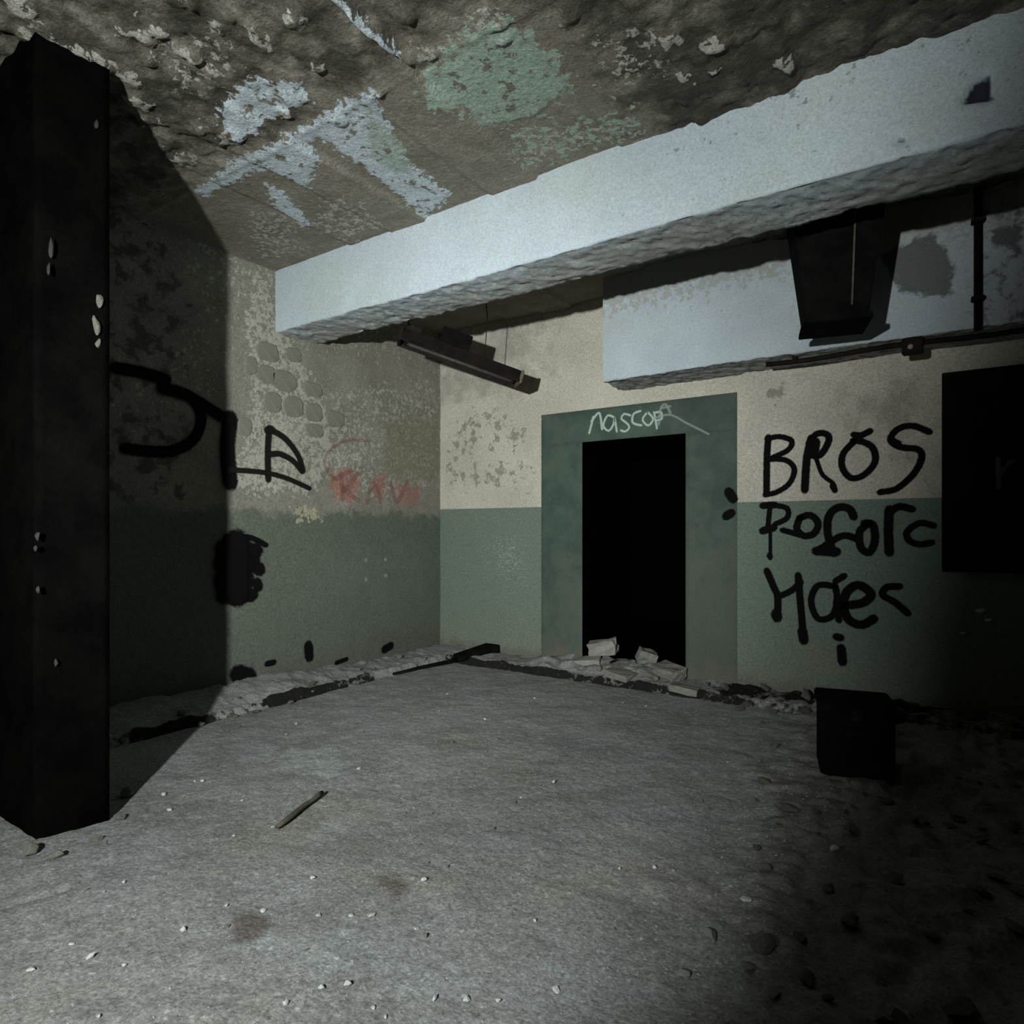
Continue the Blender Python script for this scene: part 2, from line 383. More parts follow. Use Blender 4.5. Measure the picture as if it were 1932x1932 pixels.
hc = .006*fbm(U, V, 6, 4) + .003*fbm(U, V, 30, 2, 4.0)
hc += lump*(.042*np.abs(fbm(U, V, 6, 4, 2.0)) + .018*fbm(U, V, 15, 3, 6.0))
edges = [-4.62, -3.72, -3.30, -2.96, -2.42, -2.06, -1.52, -1.1, -.6, -.1]
for i, e in enumerate(edges):                                   # board marks: each board at its own level, a raised fin between
    hc += .016*((i*7) % 5 - 2)/2*(smooth(e-.012, e+.012, U + .01*fbm(V, V*0+i, 3, 3)) - (smooth(edges[i+1]-.012, edges[i+1]+.012, U + .01*fbm(V, V*0+i+1, 3, 3)) if i+1 < len(edges) else 0))
hc += .009*np.clip(1-np.abs(V - 2.2 - .02*fbm(U, U*0, 3, 3))/.03, 0, 1)
ridge = np.clip(1-np.abs(U - (-2.02 + .02*fbm(V, V*0+5, 3, 3)))/.035, 0, 1)*smooth(2.2, 2.1, V)
hc += .05*ridge; pa = np.maximum(pa, ridge*.9*smooth(2.2, 1.95, V))
hc += .006*(np.maximum(pa, gp) > .5)
hc += .045*np.clip(1-np.abs(V-2.87+1.01*(U+4.62)-.25)/.3, 0, 1)*smooth(-3.2, -3.5, U)*0
LUMPS = [(150,82,.04),(185,100,.05),(215,120,.06),(245,140,.05),(262,182,.05),(285,185,.03),(340,95,.045),(372,108,.03),(410,50,.03),(600,118,.03),(470,40,.03),(300,60,.05),(275,75,.04),(1265,60,.05),(1340,70,.05),(1290,130,.04),(1480,110,.04),(1350,120,.03)]
for x_, y_, r in LUMPS:
    q_ = on_z(x_, y_, ZC); d = np.hypot(U-q_.x, V-q_.y)*(1+.9*fbm(U, V, 13, 3, x_*.1))
    lu = np.clip(1-(d/r)**2, 0, 1); hc += .02*lu**.6; sk = np.maximum(sk, (lu > .1)*.95)
for k in range(60):                                             # lumps of plaster still stuck on
    a, b = rng.uniform(-3.6, -.4), rng.uniform(1.0, 2.3)
    r = rng.uniform(.02, .075); d = np.hypot((U-a)*rng.uniform(.6,1.3), V-b)*(1+.8*fbm(U, V, 14, 3, k*1.7))
    lu = np.clip(1-(d/r)**2, 0, 1); hc += rng.uniform(.008, .028)*lu**.6; sk = np.maximum(sk, (lu > .15)*rng.uniform(.3, .85))
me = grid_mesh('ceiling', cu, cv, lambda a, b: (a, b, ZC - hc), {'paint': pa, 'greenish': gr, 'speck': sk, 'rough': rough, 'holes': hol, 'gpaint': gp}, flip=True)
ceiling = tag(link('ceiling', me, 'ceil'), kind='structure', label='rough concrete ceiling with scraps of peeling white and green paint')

# ---- back wall with the doorway
DX0, DX1 = on_y(1100, 1000).x, on_y(1294, 1000).x
DZ = 2.12
SX0, SX1, SZ = on_y(1022, 1000).x, on_y(1391, 1000).x, 2.42
wu = lines((XL-.02, DX0, .022), (DX0, DX1, .03), (DX1, .6, .022), (.6, XR+.05, .15)); wv = lines((-.15, 0, .05), (0, DZ, .022), (DZ, ZC+.1, .022))
U, V = np.meshgrid(wu, wv, indexing='ij')
def by(pts): return [(on_y(x, y).x, on_y(x, y).z) for x, y in pts]
spots = np.maximum.reduce([soft(polysd(U, V, by(p)), .12) for p in (((850,790),(920,760),(1005,790),(990,850),(880,870),(835,900)), ((835,870),(1000,860),(1010,930),(840,920)))])*.5
spots = np.maximum(spots, .6*soft(polysd(U, V, by(((1440,740),(1480,720),(1500,770),(1450,770)))), .05))
grime = np.maximum(soft(polysd(U, V, by(((1500,700),(1770,690),(1770,940),(1600,850)))), .3)*.6, smooth(2.5, 2.7, V)*smooth(-2.4, -3.6, U)*.5)
green = np.clip(.5 + (ZP - V)*12, 0, 1)
gd = smooth(1.0, .2, V)*.55 + soft(polysd(U, V, by(((835,965),(920,960),(900,1010),(840,1000)))), .08)*.5
fl = soft(polysd(U, V, by(((880,1000),(1020,965),(1018,1140),(920,1110)))), .3)*.6
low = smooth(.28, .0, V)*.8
dsp = .004*fbm(U, V, 3, 3) + .0012*fbm(U, V, 20, 3, 2.0)
me = grid_mesh('wall_back', wu, wv, lambda a, b: (a, YB - dsp - .0, b), {'spots': spots, 'grime': grime, 'green': green, 'greendirt': gd, 'fleck': fl, 'low': low},
               hole=lambda a, b: (a > DX0) & (a < DX1) & (b < DZ))
wall_back = tag(link('wall_back', me, 'back'), kind='structure', label='back wall painted cream above and green below')

# ---- left wall: bare plaster above, worn green below
lu_ = lines((YF-.05, .9, .2), (.9, YB+.02, .022)); lv = lines((-.15, ZC+.1, .022))
U, V = np.meshgrid(lu_, lv, indexing='ij')
def lx(pts): return [(on_x(x, y).y, on_x(x, y).z) for x, y in pts]
def lm(p, r): return soft(polysd(U, V, lx(p)), r)
lime = np.maximum.reduce([lm(((455,560),(515,560),(560,650),(620,760),(640,860),(600,930),(470,940),(440,890),(470,760)), .08)*.66,
                          lm(((610,720),(830,700),(830,930),(700,960),(600,900)), .15)*.46, lm(((470,500),(520,520),(515,640),(470,640)), .06)*.62,
                          lm(((620,840),(700,820),(680,960),(630,960)), .06)*.56, smooth(2.2, 3.4, V)*smooth(1.5, 2.9, U)*.42, lm(((440,880),(590,890),(590,935),(440,925)), .05)*.72,
                          lm(((200,640),(420,600),(420,760),(230,800)), .3)*.45])
scar = np.maximum.reduce([soft(.024 - np.hypot(U-on_x(x, y).y, V-on_x(x, y).z), .03) for x, y in ((690,1056),(727,1055),(727,1086),(690,1094))])
mould_mottle = smooth(2.85, 2.4, U)*smooth(1.2, 1.6, V)*.48  # dark mottling over the wall's upper near stretch
olive = lm(((715,790),(830,770),(830,910),(720,900)), .15)*.8
greenl = np.clip(.5 + (ZP - .07 - V)*3.2, 0, 1)
g2 = lm(((600,1000),(820,1000),(820,1150),(500,1180)), .3)*.55
cream = lm(((545,955),(600,950),(612,985),(560,990)), .05)*.72
rust = np.maximum.reduce([lm(((622,895),(655,880),(680,905),(670,945),(630,945)), .06)*.95, lm(((700,900),(728,895),(730,940),(705,945)), .06)*.75, lm(((742,905),(790,915),(800,955),(745,955)), .08)*.7])
low = smooth(.5, .05, V)*.7 + lm(((700,1180),(820,1180),(820,1225),(690,1225)), .1)*.3 + lm(((650,970),(830,980),(830,1020),(650,1010)), .08)*.3
dsp = .006*fbm(U, V, 2.5, 4) + .002*fbm(U, V, 18, 3, 2.0) + .003*(lime > .5)
for k in range(7): dsp += .006*np.clip(1-np.abs(V - 2.15 - .13*k - .05*fbm(U, U*0+k, 1.2, 2))/.02, 0, 1)*smooth(3.2, 3.8, U)*smooth(3.0, 2.6, V)
me = grid_mesh('wall_left', lu_, lv, lambda a, b: (XL + dsp, a, b), {'lime': lime, 'green': greenl, 'green2': g2, 'cream': cream, 'olive': olive, 'scar': scar, 'mould_mottle': mould_mottle, 'rust': rust, 'low': low})
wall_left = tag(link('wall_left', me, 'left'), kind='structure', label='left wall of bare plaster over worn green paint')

# the bricks that show through the plaster near the end of the near beam
for bpx, bpy_, rw, rh in ((504,664,21,19),(553,670,15,14),(501,705,18,17),(536,719,23,20),(514,759,17,19),(553,768,19,20),(592,778,16,18),(592,812,17,13),(462,806,13,18),(632,790,18,16),(473,690,12,17),(590,735,17,14),(545,625,18,13)):
    c = on_x(bpx, bpy_); a_, b_ = (on_x(bpx+rw, bpy_)-c).length, (on_x(bpx, bpy_+rh)-c).length
    bm = bmesh.new(); ring = []
    for k in range(14):
        t = 2*math.pi*k/14; sq = (abs(math.cos(t))**3 + abs(math.sin(t))**3)**(-1/3)*random.uniform(.90, 1.08)
        ring.append((a_*sq*math.cos(t), b_*sq*math.sin(t)))
    f0 = [bm.verts.new((-.02, y, z)) for y, z in ring]; f1_ = [bm.verts.new((.006, y, z)) for y, z in ring]; f2_ = [bm.verts.new((.010, y*.9, z*.9)) for y, z in ring]
    bm.faces.new(f2_)
    for A, B in ((f0, f1_), (f1_, f2_)):
        for k in range(14): bm.faces.new((A[k], A[(k+1) % 14], B[(k+1) % 14], B[k]))
    o = bm_obj('brick', bm, 'brick', wall_left); o.location = c

# ---- walls out of the frame close the room
box('wall_right', (XR, YF, -.1), (XR+.2, YB, ZC+.1), 'dim', bevel=0)['kind'] = 'structure'
box('wall_rear', (XL, YF-.2, -.1), (XR, YF, ZC+.1), 'dim', bevel=0)['kind'] = 'structure'
# unseen partition added to block the torch; its slanted right edge shapes the penumbra
PY0, PY1 = -.86, -.77
bm = bmesh.new()
for poly in ([(XL,-.1),(-1.75,-.1),(-1.75,2.35),(XL,2.35)], [(XL,2.35),(XR,2.35),(XR,ZC+.1),(XL,ZC+.1)],
             [(-.645,-.1),(XR,-.1),(XR,2.35),(-.45,2.35),(-.53,1.92),(-.595,1.76),(-.622,1.66),(-.628,1.52)]):
    A = [bm.verts.new((x, PY0, z)) for x, z in poly]; B = [bm.verts.new((x, PY1, z)) for x, z in poly]
    bm.faces.new(A); bm.faces.new(B[::-1])
    for i in range(len(poly)): bm.faces.new((A[i], A[(i+1) % len(poly)], B[(i+1) % len(poly)], B[i]))
tag(bm_obj('shadow_partition', bm, 'dim'), kind='structure')

# ---- beams
def beam(name, x0, x1, y0, y1, zb, zt, label, fattr):
    d, h = y1-y0, zt-zb
    per = lines((0, h, .02), (h, h+d, .02), (h+d, h+d+min(h, 9), .04))    # down the face, along the underside, up the back
    us = lines((x0, min(x1, .5), .02), (min(x1, .5), x1, .1)) if x1 > .5 else lines((x0, x1, .02))
    U, V = np.meshgrid(us, per, indexing='ij')
    face, und = V <= h, (V > h) & (V < h+d)
    Y = np.where(face, y0, np.where(und, y0 + (V-h), y1)); Z = np.where(face, zt - V, np.where(und, zb, zb + (V-h-d)))
    at = fattr(U, V, h, d, Z, Y)
    n = .003*fbm(U, V, 6, 4) + .0015*fbm(U, V, 40, 2, 3.0)
    rough_u = np.where(V > h-.015, 1, 0)*(.012*fbm(U, V, 12, 4, 8.0) + .008*fbm(U, V, 33, 2, 9.0))
    wob = .012*fbm(U, U*0, 1.1, 3)
    edge = np.clip(1-np.abs(V-h)/.05, 0, 1)*np.clip(fbm(U, U*0+3, 5, 4)+.1, 0, 1)*.02
    edgeb = np.clip(1-np.abs(V-h-d)/.09, 0, 1)*(.035*fbm(U, U*0+6, 7, 4))
    Y = Y + np.where(face, n + edge + at['pit']*.05, np.where(und, 0, edgeb))
    Z = Z + np.where(face, 0, rough_u + edge*.6) + wob*np.where(V > .05, 1, 0) + np.where(V > h+d*.5, np.abs(edgeb)*.8, 0)
    me = grid_mesh(name, us, per, lambda a, b: (U, Y, Z), at)
    o = link(name, me, 'beam'); 
    return tag(o, kind='structure', label=label)
def f1(U, V, h, d, Z, Y):
    P = lambda pts: [(on_y(x, y, B1Y0).x, on_y(x, y, B1Y0).z) for x, y in pts]
    face = V <= h
    bare = np.where(face, np.clip(.15 - (h-V)*4, 0, .3), np.clip(.35 + .4*(V-h)/d + .25*fbm(U, V, 1.5, 3), 0, 1))
    bare = np.where(face, np.maximum(bare, np.clip(.42 - V*6, 0, 1)*(.6+.8*fbm(U, V*0, 3, 3))), bare)
    pit = np.where(face, np.maximum(soft(polysd(U, Z, P(((1815,192),(1840,152),(1870,137),(1868,175),(1880,185)))), .012), .55*soft(polysd(U, Z, P(((1685,270),(1695,252),(1715,252),(1712,272)))), .015)), 0)
    return {'bare': bare, 'pock': np.where(face, .40*smooth(-2.4, -1.0, U)*(1.1-.5*V/h), .3), 'under': np.where(face, 0, .42+.25*fbm(U, V, 2, 3, 2.0)), 'flake': np.where(face, .18, np.clip(.5+.4*fbm(U, V, 3, 3), 0, 1)), 'pit': pit, 'mould_mottle': np.where(face, smooth(-.6, .4, U)*.30, .1)}
beam1 = beam('ceiling_beam', XL-.02, XR, B1Y0, B1Y1, B1Z, ZC+.05, 'near whitewashed concrete beam crossing the whole ceiling', f1)
def f2(U, V, h, d, Z, Y):
    P = lambda pts: [(on_y(x, y, B2Y0).x, on_y(x, y, B2Y0).z) for x, y in pts]
    face = V <= h
    bare = np.where(face, np.clip(.86 - V*1.15, 0, 1), .85)
    mould_mottle = np.where(face, np.maximum.reduce([soft(polysd(U, Z, P(((1660,480),(1760,440),(1800,500),(1790,560),(1700,550)))), .06), smooth(-.4, .3, U)*.42, soft(polysd(U, Z, P(((1860,430),(1932,420),(1932,480),(1870,470)))), .06)*.8]), .42)
    return {'bare': bare, 'pock': np.where(face, .40-.3*V, .2), 'under': np.where(face, .42-V*.5, .5), 'flake': np.where(face, .25, .1), 'pit': U*0, 'mould_mottle': mould_mottle}
beam2 = beam('ceiling_beam', B2X0, XR, B2Y0, YB+.02, B2Z, ZC+.05, 'rear whitewashed beam along the back wall above the doorway', f2)
bm = bmesh.new(); q = [(B2X0, B2Y0+.004, B2Z+.01), (B2X0, YB+.02, B2Z+.01), (B2X0, YB+.02, ZC+.05), (B2X0, B2Y0+.004, ZC+.05)]
bm.faces.new([bm.verts.new(p) for p in q]); bm_obj('beam_end', bm, 'back', beam2)

# ---- doorway: painted surround, reveals and the black corridor behind
door = tag(empty('door_1', (0, 0, 0)), kind='structure', label='open doorway with a dark green painted surround and a black corridor behind')
def surround(u0, u1, v0, v1):
    us, vs = lines((u0, u1, .022)), lines((v0, v1, .022)); U, V = np.meshgrid(us, vs, indexing='ij')
    rim = np.minimum(np.minimum(U-u0, u1-U), np.minimum(V-v0, v1-V)); t = np.where(rim < 1e-6, 0, .013)
    n = .0025*fbm(U, V, 5, 3)
    me = grid_mesh('surround', us, vs, lambda a, b: (a, YB - .006 - t - n*(t > 0), b), {'greendirt': np.clip(smooth(1.6, .7, V)*.55 + smooth(-2.25, -2.0, U)*.25, 0, 1), 'low': smooth(.45, 0, V)*.7})
    return link('surround', me, 'surround', door)
surround(SX0, DX0, 0, DZ); surround(DX1, SX1, 0, DZ); sur_top = surround(SX0, SX1, DZ, SZ)
YT = YB + .26
def quad(name, pts, mat, parent):
    bm = bmesh.new(); bm.faces.new([bm.verts.new(p) for p in pts]); return bm_obj(name, bm, mat, parent)
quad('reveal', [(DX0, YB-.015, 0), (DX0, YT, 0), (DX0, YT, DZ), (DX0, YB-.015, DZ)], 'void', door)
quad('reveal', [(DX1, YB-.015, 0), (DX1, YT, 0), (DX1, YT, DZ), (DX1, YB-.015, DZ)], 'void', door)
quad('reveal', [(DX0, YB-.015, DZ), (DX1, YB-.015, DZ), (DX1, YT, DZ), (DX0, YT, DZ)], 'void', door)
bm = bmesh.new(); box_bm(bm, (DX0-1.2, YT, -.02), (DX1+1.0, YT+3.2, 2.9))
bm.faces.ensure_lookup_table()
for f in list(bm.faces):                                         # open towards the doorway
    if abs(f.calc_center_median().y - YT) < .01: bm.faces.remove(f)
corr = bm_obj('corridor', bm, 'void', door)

# ---- pier at the left, plain black all over
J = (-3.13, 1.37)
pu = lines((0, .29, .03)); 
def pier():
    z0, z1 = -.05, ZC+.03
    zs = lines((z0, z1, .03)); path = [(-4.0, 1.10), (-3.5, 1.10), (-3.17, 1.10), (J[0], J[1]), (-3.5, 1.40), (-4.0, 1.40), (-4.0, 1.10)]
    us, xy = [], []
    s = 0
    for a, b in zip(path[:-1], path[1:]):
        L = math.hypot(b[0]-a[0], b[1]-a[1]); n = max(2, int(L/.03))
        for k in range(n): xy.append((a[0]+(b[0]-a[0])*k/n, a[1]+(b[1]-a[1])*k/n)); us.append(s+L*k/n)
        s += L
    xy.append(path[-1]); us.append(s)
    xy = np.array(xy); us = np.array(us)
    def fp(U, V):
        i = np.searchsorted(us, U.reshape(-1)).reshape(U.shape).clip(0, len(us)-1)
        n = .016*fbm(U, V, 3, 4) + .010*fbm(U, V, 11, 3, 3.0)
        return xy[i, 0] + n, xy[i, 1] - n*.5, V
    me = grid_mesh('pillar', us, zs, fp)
    return link('pillar', me, 'jet')
pillar = tag(pier(), kind='structure', label='jet-black pier at the left edge')

# ================================================================== graffiti
k6 = 632/1932; k5 = 700/1932
c6 = lambda pts: [(1300+x*k6, 650+y*k6) for x, y in pts]
c5 = lambda pts: [(700+x*k5, 600+y*k5) for x, y in pts]
c4 = lambda pts: [(x*k5, 600+y*k5) for x, y in pts]
NB, NL = (0, -1, 0), (1, 0, 0)
def G6(label, paths, mat='spray'):
    return strokes('graffiti', [(c6(p), wd*k6) for p, wd in paths], on_y, NB, mat, wall_back, label)
G6('word BROS in black spray paint', [
    ([(458,535),(450,660),(448,860)], 34), ([(450,545),(520,532),(592,556),(570,610),(460,662)], 28), ([(460,662),(560,668),(608,720),(580,800),(510,850),(440,868)], 28),
    ([(705,540),(680,660),(668,840)], 40), ([(690,570),(740,515),(800,522),(802,570),(755,640),(712,640)], 34), ([(735,560),(725,640)], 40), ([(735,660),(770,750),(830,800),(842,838)], 22), ([(828,815),(842,842)], 30),
    ([(955,558),(890,630),(885,710),(935,770),(1010,752),(1072,680),(1062,600),(1000,560),(945,555)], 34), ([(950,520),(990,525),(1045,500)], 34), ([(985,525),(985,560)], 34),
    ([(1385,505),(1290,470),(1205,488),(1162,550),(1220,592),(1318,605),(1342,650),(1300,740),(1200,830),(1100,852)], 36), ([(1170,555),(1205,570)], 36)])
G6('word BeFore in black spray paint', [
    ([(425,930),(495,925)], 36), ([(480,925),(565,945),(566,1000),(500,1035)], 28), ([(468,935),(455,1060)], 26), ([(425,1075),(490,1055)], 40), ([(470,1085),(470,1235)], 18), ([(465,1215),(468,1225)], 30),
    ([(540,1070),(640,1098)], 30), ([(640,1000),(700,985),(745,1030),(722,1090),(660,1102),(622,1060),(640,1000)], 36),
    ([(950,995),(925,948),(860,940),(808,990),(800,1080),(825,1180),(835,1205)], 42), ([(735,1190),(850,1195)], 50), ([(740,1190),(880,1105),(965,1120)], 36),
    ([(1040,1030),(985,1080),(992,1170),(1040,1200),(1072,1130),(1060,1040),(1010,1030)], 40), ([(1155,950),(1150,1080),(1155,1200)], 46), ([(1150,975),(1210,935),(1285,950)], 40),
    ([(1410,1045),(1330,1030),(1258,1080),(1270,1130),(1330,1152),(1400,1142)], 36)])
G6('word Hoes in black spray paint', [
    ([(450,1305),(490,1400),(512,1455),(512,1570)], 36), ([(505,1550),(508,1575)], 54), ([(512,1455),(590,1420),(645,1370)], 32), ([(630,1330),(640,1450),(662,1700)], 36), ([(655,1650),(662,1705)], 50),
    ([(845,1395),(745,1390),(705,1480),(745,1580),(825,1565),(855,1480),(845,1395)], 34), ([(850,1480),(865,1590)], 34), ([(845,1365),(895,1335)], 34),
    ([(895,1505),(1000,1490),(1050,1440),(980,1388),(912,1425),(892,1510),(925,1590),(1000,1615),(1065,1580)], 46),
    ([(1215,1395),(1140,1400),(1118,1445),(1185,1485),(1262,1550)], 38)])
G6('black drips under the graffiti', [([(850,1685),(875,1690)], 40), ([(878,1750),(885,1830)], 46)])
strokes('paint_spot', [(c6([(230,850),(255,890)]), 50*k6), (c6([(215,990),(245,972)]), 46*k6)], lambda x, y: on_y(x, y, YB-.02), NB, 'spray', door, lift=.004)
strokes('graffiti', [(c5(p), wd*k5*.72) for p, wd in [
    ([(1138,600),(1160,515)], 16), ([(1150,540),(1190,495),(1205,580)], 16),
    ([(1270,520),(1235,508),(1212,560),(1240,588),(1266,550),(1270,520),(1282,592)], 15),
    ([(1352,508),(1320,500),(1305,525),(1330,545),(1348,570),(1325,592),(1303,585)], 15),
    ([(1405,485),(1370,500),(1365,545),(1410,560)], 16), ([(1440,490),(1415,530),(1445,560),(1470,525),(1440,490)], 15),
    ([(1475,490),(1490,575)], 15), ([(1475,495),(1510,490),(1515,525),(1482,535)], 15)]], lambda x, y: on_y(x, y, YB-.02), NB, 'chalk', door, 'white chalk word nascop', lift=.004)
strokes('graffiti', [(c5(p), wd*k5*.72) for p, wd in [([(1500,555),(1510,470),(1535,450),(1560,495)], 18), ([(1480,520),(1560,505),(1650,550),(1760,605)], 14), ([(1515,470),(1560,460)], 14)]],
        lambda x, y: on_y(x, y, YB-.02), NB, 'chalkfaint', door, 'faint chalk scribble and stroke', lift=.004)
G4 = lambda label, paths, mat: strokes('graffiti', [(c4(p), wd*k5) for p, wd in paths], on_x, NL, mat, wall_left, label, lift=.012)
G4('black sail-shaped graffiti', [
    ([(1395,580),(1388,700),(1390,840)], 30), ([(1395,578),(1480,630),(1545,715),(1572,795)], 28), ([(1390,712),(1450,708),(1520,745),(1565,800)], 26),
    ([(1190,790),(1330,800),(1420,815),(1500,840),(1605,888)], 24), ([(1385,585),(1405,580)], 36)], 'spraythin')
G4('black looping graffiti stroke', [
    ([(840,365),(960,400),(1080,470),(1190,540)], 60), ([(1000,420),(1045,520),(1005,630),(900,690),(780,695),(650,680)], 50), ([(1195,520),(1180,680),(1195,860)], 70), ([(600,260),(760,290),(860,320)], 60)], 'spray')
G4('black lobed blot', [  # black lobed patch built from overlapping strokes
    ([(1170,1140),(1290,1142),(1378,1182)], 26), ([(1160,1200),(1270,1200)], 90), ([(1160,1280),(1280,1290)], 100), ([(1160,1370),(1270,1370)], 100), ([(1160,1440),(1250,1450)], 80), ([(1225,1160),(1230,1440)], 110),
    ([(1318,1205),(1330,1212)], 62), ([(1335,1300),(1345,1312)], 58), ([(1330,1375),(1338,1400)], 44), ([(1290,1445),(1310,1440)], 60), ([(1290,1250),(1320,1260)], 60)], 'spray')
G4('small black holes and a painted shadow notch low on the wall', [([(1600,1705),(1605,1765)], 44), ([(1385,1800),(1420,1792)], 26), ([(1745,1795),(1800,1775)], 18), ([(1995,1725),(2030,1705)], 32), ([(1230,1850),(1290,1870)], 80)], 'spray')  # last stroke paints a shadow notch at the wall's foot
strokes('graffiti', [(p, wd) for p, wd in [
    ([(695,832),(650,832),(615,855),(612,885),(632,905)], 5), ([(640,895),(645,945)], 9), ([(645,925),(672,893)], 9), ([(645,922),(674,945)], 9),
    ([(690,948),(702,912),(716,946)], 8), ([(735,912),(747,946),(766,908)], 8), ([(626,905),(668,885)], 7)]], on_x, NL, 'redpaint', wall_left, 'faded red scrawled letters', lift=.012)

# ================================================================== things
# ---- hanging fluorescent fitting behind the near beam
def bar_frame(a, b, roll=0):
    a, b = Vector(a), Vector(b); d = (b-a).normalized(); s = d.cross(Vector((0,0,1))).normalized(); u = s.cross(d)
    m = Matrix((s, d, u)).transposed().to_4x4(); m.translation = a
    return m @ Matrix.Rotation(roll, 4, 'Y'), (b-a).length
def lamp(a, b, label, roll=0):
    m, L = bar_frame(a, b, roll)
    root = empty('fluorescent_lamp'); root.matrix_world = m
    tag(root, label, 'lamp')
    bm = bmesh.new()                                              # tray: trapezoid gutter, open below
    prof = [(-.11, -.05), (-.07, .06), (.07, .06), (.11, -.05), (.10, -.05), (.062, .05), (-.062, .05), (-.10, -.05)]
    A = [bm.verts.new((x, 0, z)) for x, z in prof]; B = [bm.verts.new((x, L, z)) for x, z in prof]
    n = len(prof)
    for i in range(n): bm.faces.new((A[i], A[(i+1) % n], B[(i+1) % n], B[i]))
    for R, fl in ((A, 1), (B, 0)):
        for q in ((0,1,6,7),(1,2,5,6),(2,3,4,5)):
            f = [R[i] for i in q]; bm.faces.new(f if fl else f[::-1])
    bm_obj('housing', bm, 'darkmetal', root)
    for x in (-.035, .035):
        t = tube('lamp_tube', [(x, .05, -.02), (x, L-.05, -.02)], .019, 'tube', root, 12)
        for y in (.03, L-.05): tube('socket', [(x, y, -.02), (x, y+.025, -.02)], .023, 'darkmetal', t, 10)
    o = box('end_cap', (-.105, L-.004, -.054), (.105, L+.022, .062), 'tanend', root, .006); o['label'] = 'tan end cap'
    box('end_cap', (-.105, -.022, -.054), (.105, .004, .062), 'darkmetal', root, .006)
    return root, m, L
la = Vector((-3.78, 3.90, 2.90)); lb = Vector((-3.10, 4.62, 2.60))
l1, m1, L1 = lamp(la, lb, 'broken fluorescent lamp fitting hanging aslant behind the near beam')
mi = m1.inverted()
tube('hanger_wire', [mi @ Vector((-3.74, 3.94, 2.94)), mi @ Vector((-3.74, 3.95, ZC))], .004, 'darkmetal', l1, 6)
tube('hanger_wire', [mi @ (la.lerp(lb, .7)+Vector((0,0,.04))), mi @ Vector((-3.28, 4.42, 3.1)), mi @ Vector((-3.30, 4.40, ZC))], .004, 'darkmetal', l1, 6)
box('bracket', (-.06, .02, .06), (.06, .14, .11), 'darkmetal', l1, .005)
box('ballast_box', (-.055, .30, .058), (.055, .56, .20), 'blackbox', l1, .006)

# ---- tapered sheet-metal box behind the near beam, right
vb = tag(empty('ventilation_box', (-.60, 4.33, 0)), 'black tapered sheet-metal box hanging from the ceiling between the two beams', 'ventilation box')
def frustum(bm, lo, hi, z0, z1):
    a = [bm.verts.new((x, y, z0)) for x, y in ((-lo[0],-lo[1]),(lo[0],-lo[1]),(lo[0],lo[1]),(-lo[0],lo[1]))]
    b = [bm.verts.new((x, y, z1)) for x, y in ((-hi[0],-hi[1]),(hi[0],-hi[1]),(hi[0],hi[1]),(-hi[0],hi[1]))]
    bm.faces.new(a[::-1]); bm.faces.new(b)
    for i in range(4): bm.faces.new((a[i], a[(i+1) % 4], b[(i+1) % 4], b[i]))
bm = bmesh.new(); frustum(bm, (.165, .16), (.27, .26), 2.545, ZC-.02); bm_obj('hood', bm, 'blackbox', vb, .006)
bm = bmesh.new(); frustum(bm, (.185, .18), (.182, .177), 2.52, 2.555); bm_obj('lip', bm, 'blackbox', vb, .004)
tube('seam_rod', [(.075, -.178, 2.60), (.085, -.262, 3.22)], .006, 'stick', vb, 8)
vb.rotation_euler.z = .25

# ---- pipe, conduit and junction box on the rear beam
px = on_y(1845, 560, B2Y0-.03)
p = tag(empty('vertical_pipe', (px.x, B2Y0-.045, 0)), 'dark vertical pipe running down the face of the rear beam', 'pipe')
tube('pipe_run', [(0, 0, B2Z-.03), (0, 0, ZC-.02)], .022, 'blackbox', p, 14)
for z in (2.72, 3.2): box('pipe_clip', (-.035, -.026, z-.012), (.035, .046, z+.012), 'darkmetal', p, .004)
cd = tag(empty('conduit', (0, 0, 0)), 'dark conduit running along the bottom edge of the rear beam', 'conduit')
cp = [Vector((x, B2Y0+.10 + .01*math.sin(x*5), B2Z-.02-.012*math.sin(x*3+1)**2)) for x in np.linspace(-1.15, 1.6, 26)]
tube('conduit_run', cp, .018, 'darkmetal', cd, 10)
for x in (-.95, -.2, .5, 1.3): box('clip', (x-.015, B2Y0+.07, B2Z-.045), (x+.015, B2Y0+.13, B2Z+.01), 'darkmetal', cd, .003)
jb = on_y(1722, 672, B2Y0+.05)
j = tag(empty('junction_box', (jb.x, B2Y0+.03, B2Z-.06)), 'small dark junction box with a pale knob under the rear beam', 'junction box')
box('casing', (-.06, -.03, -.045), (.06, .05, .06), 'darkmetal', j, .008)
bm = bmesh.new(); bmesh.ops.create_uvsphere(bm, u_segments=12, v_segments=8, radius=.018); o = bm_obj('knob', bm, 'paper', j, smoothf=True); o.location = (-.01, -.035, -.005); o['label'] = 'pale knob'
box('lid', (-.055, -.037, -.04), (.055, -.028, .055), 'darkmetal', j, .003)

